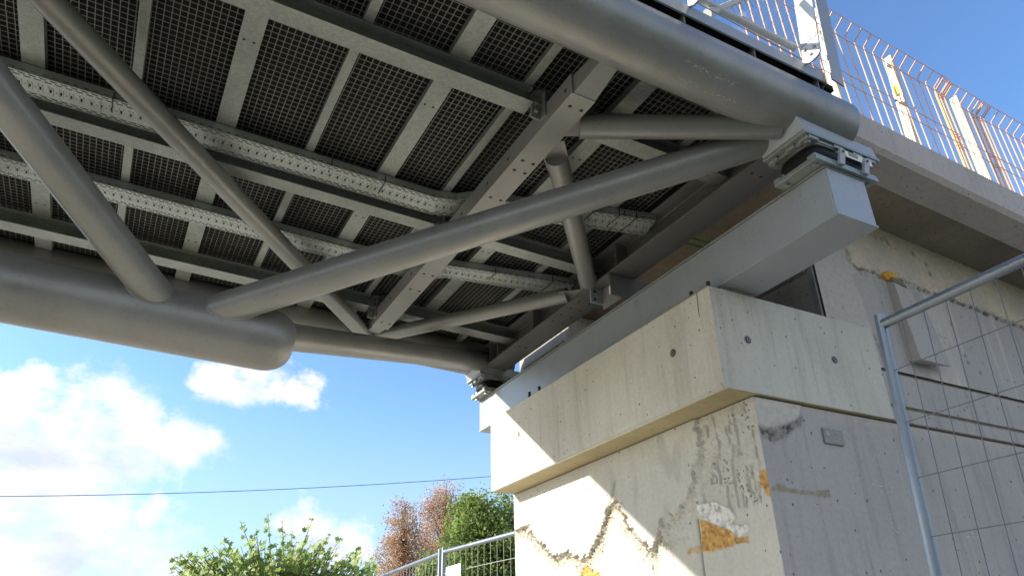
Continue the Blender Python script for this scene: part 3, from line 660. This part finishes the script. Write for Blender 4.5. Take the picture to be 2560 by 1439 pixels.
# foam lump
bm = bmesh.new(); bmesh.ops.create_icosphere(bm, subdivisions=4, radius=1)
for w in bm.verts:
    k = 1+.35*noise.noise(w.co*2.2)+.15*noise.noise(w.co*6); w.co = Vector((w.co.x*.085*k, w.co.y*.03*k, w.co.z*.036*k))+Vector((4.64, 2.822, 2.47))
mb = MB(); bm.verts.ensure_lookup_table(); mb.add([tuple(w.co) for w in bm.verts], [[q.index for q in f.verts] for f in bm.faces]); bm.free()
ab.part(mb, 'foam_lump', M['foam'])
mb = MB(); random.seed(8)
for cx, cz, n_, sx in ((4.1,.905,9,.07),(4.04,.76,7,.025),(4.05,.69,8,.02),(4.68,.86,5,.03),(4.77,.70,6,.03),(3.98,.95,4,.04)):
    for i in range(n_):
        x = cx+random.gauss(0, sx); z = cz+random.gauss(0, .014); w = random.uniform(.006,.022); h = random.uniform(.0015,.004); q = random.uniform(-.008,.008)
        mb.add([(x,2.8585,z),(x+w,2.8585,z+q),(x+w,2.8585,z+q+h),(x,2.8585,z+h)], [(0,1,2,3)])
ab.part(mb, 'pale_scratch', M['cream'], smooth=False)
# plaque
pq = Thing('survey_plaque', 'small grey rectangular metal plaque on the shaded right face of the pier', 'plaque', (3.69, 2.858, 1.19))
pq.part(MB().box(3.608, 3.771, 2.847, 2.861, 1.147, 1.238), 'plate', M['plaque'], .003)
mb = MB().box(3.625, 3.652, 2.8445, 2.847, 1.19, 1.222)
for x0, x1, z in ((3.672,3.69,1.212),(3.70,3.748,1.216),(3.70,3.75,1.206),(3.672,3.70,1.198),(3.705,3.752,1.194),(3.64,3.75,1.182),(3.66,3.74,1.172),(3.66,3.72,1.163)): mb.box(x0, x1, 2.845, 2.847, z-.0022, z+.0022)
pq.part(mb, 'raised_print', M['side'])
# conduits emerging behind the beam
for y, r in ((2.42, .026), (2.52, .024)):
    pass
cd = Thing('conduit', 'olive green conduit pipes coming out behind the box beam', 'pipe', (3.6, 3.4, 2.75))
for y, z in ((3.43, 2.80), (3.42, 2.735)): cd.part(MB().tube((3.25, y, z), (3.9, y-.03, z-.01), .020, 14), 'pipe', M['conduit'])
# ------------------------------------------------------------------ approach ramp
rp = Thing('approach_ramp', 'concrete approach ramp slab with low parapet cantilevered over the abutment wall', 'ramp', (6, 3, 2.9))
def rbox(mb, y0, y1, d0, d1, x0=3.40, x1=16, mi=0):
    return mb.hexa([(x0,y0,soff(x0)+d0),(x1,y0,soff(x1)+d0),(x1,y1,soff(x1)+d0),(x0,y1,soff(x0)+d0),(x0,y0,soff(x0)+d1),(x1,y0,soff(x1)+d1),(x1,y1,soff(x1)+d1),(x0,y1,soff(x0)+d1)], mi)
mb = MB(); rbox(mb, 2.245, 2.32, 0, .22); rbox(mb, 2.335, 5.9, 0, .22); rbox(mb, 2.32, 2.335, .012, .22)
rp.part(mb, 'slab', M['slab'], .004)
n = 160
def parapet(y0, y1, name='parapet'):
    mb = MB(); xs = np.linspace(3.40, 16, 320); prev = None; vs = []; 
    for i, x in enumerate(xs):
        j = .006*noise.noise((x*9, y0, 0))+.004*noise.noise((x*30, y0, 4))
        vs += [(x, y0, soff(x)+.022+j*.6), (x, y0+.028, soff(x)-.012+j), (x, y1, soff(x)-.012), (x, y1, soff(x)+.262), (x, y0+.012, soff(x)+.262+j*.4), (x, y0, soff(x)+.25+j*.4)]
    k = 6; fs = [(i*k+a, i*k+(a+1) % k, (i+1)*k+(a+1) % k, (i+1)*k+a) for i in range(len(xs)-1) for a in range(k)]; fs += [tuple(range(k)), tuple(range((len(xs)-1)*k, len(xs)*k))]
    mb.add(vs, fs); rp.part(mb, name, M['parapet'])
parapet(2.21, 2.46); parapet(5.75, 5.98)
# ------------------------------------------------------------------ orange mesh panels and posts on the parapet
def zt(x): return 4.36-.080*x      # bend height
def panel(x0, x1, y, label, mat, step=.098, hook=.085):
    th = Thing('orange_mesh_panel', label, 'fence panel', ((x0+x1)/2, y, soff((x0+x1)/2)+.25), group='orange mesh panels on the parapet')
    n = int((x1-x0)/step); xs = [x0+i*step for i in range(n+1)]
    for x in xs:
        zb = zt(x)-.88; lean = .006
        pts = [(x+lean*8, y, zb), (x+.012, y, zt(x)-.02), (x+.002, y-.006, zt(x)), (x, y-hook, zt(x)+.055)]
        th.part(MB().path(pts, .0052, 8), 'picket', mat)
    for dz, dy in ((-.035, -.006), (-.42, -.006), (-.52, -.006), (-.84, -.006)):
        th.part(MB().path([(x+.01, y+dy, zt(x)+dz+.003*math.sin(x*9)) for x in xs], .0032, 6), 'horizontal_wire', mat)
    th.part(MB().path([(x, y-hook, zt(x)+.057) for x in xs], .0034, 6), 'horizontal_wire', mat)
panel(2.95, 5.12, 2.27, 'orange mesh panel on the parapet next to the bridge end, nearest panel', M['orange'])
panel(5.045, 7.2, 2.285, 'orange mesh panel at the right edge of the photo, on the lower parapet', M['orange'])
panel(5.06, 5.18, 2.30, 'short deep orange mesh offcut overlapping beside the third post', M['orange2'], .055)
panel(5.50, 5.63, 2.30, 'narrow deep orange mesh offcut just right of the third post', M['orange2'], .06)
for x, dx, top, lab in ((3.80,.095,4.33,'first white fence post on the parapet, behind the railing end'), (4.57,.07,4.18,'middle white fence post on the parapet with a yellow clip'), (5.43,-.02,4.085,'third white fence post on the parapet, among deep orange bars')):
    th = Thing('parapet_post', lab, 'post', (x, 2.33, 3.1), group='white posts behind the orange mesh')
    th.part(MB().hexa([(x,2.31,3.1),(x+.04,2.31,3.1),(x+.04,2.375,3.1),(x,2.375,3.1),(x+dx,2.31,top),(x+dx+.04,2.31,top),(x+dx+.04,2.375,top),(x+dx,2.375,top)]), 'box_post', M['white'], .004)
    if x < 5:
        mb = MB().box(x-.10, x+.02, 2.285, 2.30, 3.62, 3.645).box(x-.10, x-.09, 2.26, 2.30, 3.60, 3.72)
        mb2 = MB().box(x-.07, x+.05, 2.285, 2.30, 3.985, 4.00)
        if x > 4: th.part(mb, 'bracket', M['white']); th.part(MB().box(x-.115, x-.10, 2.25, 2.285, 3.66, 3.74), 'yellow_clip', M['yellow'])
        th.part(mb2, 'bracket', M['white'])
# ------------------------------------------------------------------ temporary site fences
def heras(p0, p1, ztop, zbot, label, lean=(0,0), wire='wire', r=.021, wr=.0022, vstep=.1, hs=None, name='site_fence_panel', group=None):
    p0 = Vector((*p0, 0)); p1 = Vector((*p1, 0)); d = (p1-p0); Ln = d.length; d.normalize()
    th = Thing(name, label, 'fence', ((p0.x+p1.x)/2, (p0.y+p1.y)/2, zbot), group=group)
    def pt(a, z): k = (ztop-z); return (p0.x+d.x*a+lean[0]*k, p0.y+d.y*a+lean[1]*k, z)
    for a in (0, Ln): th.part(MB().tube(pt(a, zbot), pt(a, ztop+.012), r, 20), 'frame_post', M['fence'])
    th.part(MB().tube(pt(.012, ztop-.03), pt(Ln-.012, ztop-.03), r*.98, 20), 'top_rail', M['fence'])
    th.part(MB().tube(pt(.012, zbot+.1), pt(Ln-.012, zbot+.1), r*.98, 16), 'bottom_rail', M['fence'])
    n = int(Ln/vstep)
    for i in range(1, n):
        a = i*Ln/n; w = [pt(a+.004*noise.noise((i*3.1, z*2, 1)), z) for z in np.linspace(zbot+.1, ztop-.04, 7)]
        th.part(MB().path(w, wr, 5), 'vertical_wire', M[wire])
    z = ztop-.23; hs = hs or .21
    while z > zbot+.15:
        w = [pt(a, z+.006*noise.noise((a*2.5, z, 3))) for a in np.linspace(0, Ln, 16)]; th.part(MB().path([Vector(q)-Vector((.004,0,0)) for q in w], wr*1.05, 5), 'horizontal_wire', M[wire]); z -= hs
    return th, pt
heras((2.648,1.700), (2.55,-1.75), 1.262, -.75, 'galvanised site fence panel standing close in front of the abutment, lower right', lean=(0,.055), wr=.0019, vstep=.095)
heras((3.003,7.02), (3.141,5.76), 1.092, -.75, 'galvanised site fence panel touching the pier, with the white notice', wire='pwire', wr=.0024, group='distant site fence panels')
heras((3.103,9.4), (3.011,7.13), 1.092, -.75, 'galvanised site fence panel running left from the double post, below the brown trees', wire='pwire', wr=.0024, group='distant site fence panels')
sg = Thing('fence_notice', 'small white notice sheet with faint print and purple foot tied to the fence', 'notice', (2.99, 6.75, .87))
sg.part(MB().box(2.992, 2.998, 6.60, 6.93, .71, .91), 'sheet', M['sign'])
sg.part(MB().box(2.990, 3.0, 6.60, 6.93, .68, .71), 'foot_strip', M['purple'])
mb = MB()
for i, (a, b) in enumerate(((.07,.24),(.05,.26),(.10,.20),(.04,.25),(.05,.25),(.06,.22))): mb.box(2.991, 2.992, 6.60+a, 6.60+b, .885-i*.026-.003, .885-i*.026)
sg.part(mb, 'faint_print', M['print'])
# ------------------------------------------------------------------ ground
n = 40; mb = MB(); gs = [-260, -120, -60, -30, -15, -8, -4, 0, 4, 8, 15, 30, 60, 120, 260]
mb.v = [(x, y, -.75-.00*(abs(x))) for x in gs for y in gs]; k = len(gs); mb.f = [(i*k+j, (i+1)*k+j, (i+1)*k+j+1, i*k+j+1) for i in range(k-1) for j in range(k-1)]; mb.mi = [0]*len(mb.f)
tag(mb.build('ground', M['ground'], smooth=False), kind='structure')
# ------------------------------------------------------------------ trees
def azp(az, dist, slope): a = R(az); return Vector((dist*math.cos(a), dist*math.sin(a), dist*slope))
MAPLE = [(0,-.5),(.16,-.32),(.48,-.34),(.34,-.06),(.5,.2),(.22,.16),(.12,.26),(0,.55),(-.12,.26),(-.22,.16),(-.5,.2),(-.34,-.06),(-.48,-.34),(-.16,-.32)]
QUAD = [(0,-.5),(.26,-.1),(.2,.25),(0,.5),(-.2,.25),(-.26,-.1)]
def leaf(mb, tint, c, size, shape, nrm, up, val):
    n = Vector(nrm).normalized(); x = n.cross(up); x = x.normalized() if x.length > 1e-4 else n.orthogonal().normalized(); y = n.cross(x)
    fold = n*size*.10
    vs = [Vector(c)+x*a*size+y*b*size+fold*(abs(a)*2) for a, b in shape]; mb.add(vs, [tuple(range(len(vs)))]); tint += [val]*len(vs)
# leafy low crown with upright shoots
d0 = 12.5
tips = [(81.46,.1737),(80.31,.1649),(79.63,.1837),(78.60,.1755),(77.81,.1614),(76.51,.1766),(75.27,.1574),(74.41,.1552),(72.93,.1434),(71.87,.1291),(82.36,.1542),(83.55,.1418),(84.51,.1344),(85.21,.1295)]
random.seed(21)
base = azp(78.3, d0, 0); base.z = -.75
tr = Thing('leafy_tree', 'low plane tree with large green lobed leaves and upright shoots, bottom left', 'tree', base)
tb = MB(); tb.path([base, base+Vector((.03,0,.9)), base+Vector((.05,.02,1.5))], [.09,.075,.06], 10)
lf = MB(); tint = []
crown = base+Vector((.05,.02,1.45))
shoots = []
for az, sl in tips: shoots.append(azp(az, d0+random.uniform(-.4,.4), sl))
for i in range(640):
    az = random.uniform(71.6, 85.3); t = (az-78.6)/6.8; top = .156-.022*abs(t)**2.4-random.random()*.012
    shoots.append(azp(az, d0+random.uniform(-1.1,1.1), random.uniform(.02, max(.03, top)) if i > 60 else top*random.uniform(.88,1)))
for tip in shoots:
    st = crown+Vector((random.gauss(0,.1), random.gauss(0,.1), random.uniform(-.2,.25))); mid = st.lerp(tip, .6)+Vector((0,0,-.08)); 
    tb.path([st, mid, tip], [.014,.008,.003], 5)
    Ln = (tip-mid).length; m = int(8+random.random()*5)+(14 if shoots.index(tip) < 14 else 0)
    for k in range(m):
        f = k/(m-1); p = mid.lerp(tip, f)+Vector((random.gauss(0,.055), random.gauss(0,.055), random.gauss(0,.035)))*(1.2-.75*f)
        nn = Vector((random.gauss(-.7,.5), random.gauss(-.25,.5), random.uniform(.15,.9)))
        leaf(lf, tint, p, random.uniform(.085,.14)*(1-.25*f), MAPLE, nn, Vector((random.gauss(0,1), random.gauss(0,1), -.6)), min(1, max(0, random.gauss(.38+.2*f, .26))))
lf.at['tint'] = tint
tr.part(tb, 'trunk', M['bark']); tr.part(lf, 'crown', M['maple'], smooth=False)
def big_tree(name, label, az, dist, zt_, zb, rad, leafsize, nclump, per, mat, seed, group=None, limbs=14, clr=.33, sparse=0, tilt=.5):
    random.seed(seed); b = azp(az, dist, 0); b.z = -.75; th = Thing(name, label, 'tree', b, group=group)
    tb = MB(); top = b+Vector((random.uniform(-.3,.3), random.uniform(-.3,.3), zt_+.75-.3)); H = zt_+.75
    pts = [b.lerp(top, t)+Vector((random.gauss(0,.05), random.gauss(0,.05), 0)) for t in np.linspace(0, 1, 8)]; tb.path(pts, list(np.linspace(.03*H**.8*1.2, .015, 8)), 10)
    cz = (zt_+zb)/2; hz = (zt_-zb)/2; lf = MB(); tint = []; ctr = []
    while len(ctr) < nclump:
        q = Vector((random.uniform(-1,1), random.uniform(-1,1), random.uniform(-1,1))); l = q.length
        wob = .78+.30*noise.noise(q.normalized()*2.1+Vector((seed, 0, 0)))
        if l > wob or (l < .45*wob and random.random() < .6): continue
        ctr.append(Vector((b.x+q.x*rad, b.y+q.y*rad, cz+q.z*hz*1.15)))
    for c in ctr:
        if random.random() < .5 or sparse:
            t = min(.97, max(.12, (c.z-b.z)/H*.8)); s = b.lerp(top, t); m = s.lerp(c, .5)+Vector((0,0,.12*(c-s).length)); tb.path([s, m, c], [.05*(1-t)+.012, .015, .004], 5)
        cv = random.gauss(.45, .2)
        for k in range(per):
            o = Vector((random.gauss(0,1), random.gauss(0,1), random.gauss(0,.75))); o = o*clr*.6
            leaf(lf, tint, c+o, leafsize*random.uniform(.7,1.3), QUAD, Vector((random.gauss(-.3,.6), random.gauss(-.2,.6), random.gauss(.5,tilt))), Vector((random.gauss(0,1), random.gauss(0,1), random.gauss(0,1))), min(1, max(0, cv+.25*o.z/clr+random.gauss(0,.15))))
    lf.at['tint'] = tint
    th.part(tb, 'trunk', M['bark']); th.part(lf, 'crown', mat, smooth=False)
big_tree('autumn_tree', 'slender brown autumn tree, the left and lower of the two behind the fence', 69.75, 55, 11.4, 2.0, 2.2, .13, 300, 62, M['brown'], 4, 'brown autumn trees', clr=.55, sparse=1)
big_tree('autumn_tree', 'taller brown autumn tree, rising behind the bright green tree', 66.75, 60, 13.9, 4.0, 2.6, .14, 300, 62, M['brown'], 9, 'brown autumn trees', clr=.6, sparse=1)
big_tree('green_tree', 'dense bright green tree beside the left edge of the pier', 63.3, 46, 10.4, .0, 3.5, .21, 420, 120, M['green'], 14, clr=.75)
big_tree('green_bush', 'low yellowish green bush behind the fence, below the brown trees', 67.3, 42, 6.2, .4, 1.3, .22, 110, 45, M['green'], 18, clr=.6)
# overhead cable
a = azp(99, 17, .178); b = azp(60.5, 17, .2385); mid = [a.lerp(b, t)-Vector((0,0,.5*t*(1-t))) for t in np.linspace(-.8, 1.9, 40)]
tag(MB().path(mid, .007, 6).build('overhead_cable', M['cable'], origin=tuple(a)), 'thin dark overhead cable crossing the sky at lower left', 'cable')
# ------------------------------------------------------------------ sky, sun, camera
SUN = Vector((1, -.51, -.445)).normalized()
w = bpy.data.worlds.new('World'); scene.world = w; w.use_nodes = True; nt = w.node_tree; nt.nodes.clear()
out = N(nt, 'ShaderNodeOutputWorld'); bg = N(nt, 'ShaderNodeBackground'); sky = N(nt, 'ShaderNodeTexSky', sky_type='NISHITA')
sky.sun_disc = False; sky.sun_elevation = math.asin(-SUN.z); sky.sun_rotation = math.atan2(-SUN.x, -SUN.y); sky.air_density = 1.0; sky.dust_density = 1.2; sky.ozone_density = 2.0; sky.altitude = 100
tc = N(nt, 'ShaderNodeTexCoord').outputs['Generated']
nrm = N(nt, 'ShaderNodeVectorMath', operation='NORMALIZE'); L(nt, tc, nrm.inputs[0]); dv = nrm.outputs[0]
BL = [(-0.0989,0.9636,0.2485,0.0692),(-0.0423,0.9692,0.2427,0.0969),(0.0127,0.9708,0.2397,0.0692),(0.0777,0.9662,0.2457,0.0508),(-0.0712,0.9812,0.1795,0.1015),(0.0700,0.9826,0.1721,0.0323),(0.1355,0.9337,0.3314,0.0600),(0.1869,0.9301,0.3163,0.0323),(0.0943,0.9334,0.3462,0.0369),(0.2271,0.9607,0.1597,0.0461),(0.2879,0.9433,0.1655,0.0415),(-0.0342,0.9922,0.1195,0.1384),(-0.1252,0.9471,0.2955,0.0323),(0.0793,0.9891,0.1239,0.0692),
      (-.7,.6,.35,.30),(-.95,-.1,.3,.25),(-.1,-.95,.35,.95),(.65,-.7,.2,.55),(-.75,-.6,.3,.7),(-.0342,.9922,.06,.12),(-.12,.98,.10,.12),(.06,.99,.08,.10),(-.5,.3,.8,.2)]  # broad blobs in the unseen right-hand sky are added as fill light
wn = noise_n(nt, dv, 9, 6, .6); wv = N(nt, 'ShaderNodeVectorMath', operation='MULTIPLY_ADD'); L(nt, wn.outputs['Color'], wv.inputs[0]); wv.inputs[1].default_value = (.17,.17,.17); wv.inputs[2].default_value = (-.085,-.085,-.085)
wa = N(nt, 'ShaderNodeVectorMath', operation='ADD'); L(nt, dv, wa.inputs[0]); L(nt, wv.outputs[0], wa.inputs[1]); wd = N(nt, 'ShaderNodeVectorMath', operation='NORMALIZE'); L(nt, wa.outputs[0], wd.inputs[0])
acc = None
for x, y, z, r in BL:
    v = Vector((x, y, z)).normalized(); dn = N(nt, 'ShaderNodeVectorMath', operation='DOT_PRODUCT'); L(nt, wd.outputs[0], dn.inputs[0]); dn.inputs[1].default_value = v
    mr = N(nt, 'ShaderNodeMapRange'); mr.inputs[1].default_value = math.cos(r*1.25); mr.inputs[2].default_value = 1; L(nt, dn.outputs['Value'], mr.inputs[0])
    sq = N(nt, 'ShaderNodeMath', operation='POWER'); L(nt, mr.outputs[0], sq.inputs[0]); sq.inputs[1].default_value = .9
    if acc is None: acc = sq.outputs[0]
    else:
        mx = N(nt, 'ShaderNodeMath', operation='MAXIMUM'); L(nt, acc, mx.inputs[0]); L(nt, sq.outputs[0], mx.inputs[1]); acc = mx.outputs[0]
nz = noise_n(nt, mapping(nt, dv, (1,1,1.5)), 11, 10, .62)
s1 = N(nt, 'ShaderNodeMath', operation='MULTIPLY_ADD'); L(nt, nz.outputs[0], s1.inputs[0]); s1.inputs[1].default_value = 4.4; s1.inputs[2].default_value = -2.95
s2 = N(nt, 'ShaderNodeMath', operation='ADD'); L(nt, s1.outputs[0], s2.inputs[0]); ac3 = N(nt, 'ShaderNodeMath', operation='MULTIPLY'); L(nt, acc, ac3.inputs[0]); ac3.inputs[1].default_value = 1.75; L(nt, ac3.outputs[0], s2.inputs[1])
cm = N(nt, 'ShaderNodeMapRange', interpolation_type='SMOOTHSTEP'); cm.inputs[1].default_value = -.1; cm.inputs[2].default_value = 1.35; L(nt, s2.outputs[0], cm.inputs[0])
ccol = ramp(nt, noise_n(nt, mapping(nt, dv, (1,1,2.2)), 5, 6).outputs[0], [(.38, (.66,.74,.85)), (.56, (1,1,1))])
csc = mix(nt, 1.0, ccol, (3.9, 3.85, 3.8), 'MULTIPLY')
skyc = mix(nt, 1.0, sky.outputs[0], (.70, .875, 1.07), 'MULTIPLY')
sz = N(nt, 'ShaderNodeSeparateXYZ'); L(nt, dv, sz.inputs[0]); hz = N(nt, 'ShaderNodeMapRange', interpolation_type='SMOOTHSTEP'); hz.inputs[1].default_value = .36; hz.inputs[2].default_value = .05; hz.inputs[4].default_value = .62; L(nt, sz.outputs[2], hz.inputs[0])
skyc = mix(nt, hz.outputs[0], skyc, (2.3, 2.9, 3.5))
L(nt, mix(nt, cm.outputs[0], skyc, csc), bg.inputs[0]); bg.inputs[1].default_value = .13; L(nt, bg.outputs[0], out.inputs[0])
sl = bpy.data.lights.new('sun', 'SUN'); sl.energy = 4.2; sl.angle = R(.55); sl.color = (1, .91, .76)
so = bpy.data.objects.new('sun', sl); COL.objects.link(so); so.rotation_euler = SUN.to_track_quat('-Z', 'Y').to_euler(); so.location = -SUN*40
cam = bpy.data.cameras.new('camera'); co = bpy.data.objects.new('camera', cam); COL.objects.link(co); scene.camera = co
rv = Vector((.88245,-.46994,-.01984)); fwv = Vector((.42478,.77826,.46235)).normalized(); rv = (rv-fwv*rv.dot(fwv)).normalized(); uv = rv.cross(fwv)
co.matrix_world = Matrix((rv, uv, -fwv)).transposed().to_4x4()
cam.sensor_width = 36; cam.lens = 36*1841.96/2560; cam.clip_start = .05; cam.clip_end = 2000
vs_ = scene.view_settings; vs_.view_transform = 'Standard'; vs_.look = 'None'; vs_.exposure = 1.25; vs_.gamma = 1
scene.cycles.use_denoising = True; scene.cycles.max_bounces = 8; scene.cycles.diffuse_bounces = 5; scene.cycles.transparent_max_bounces = 8
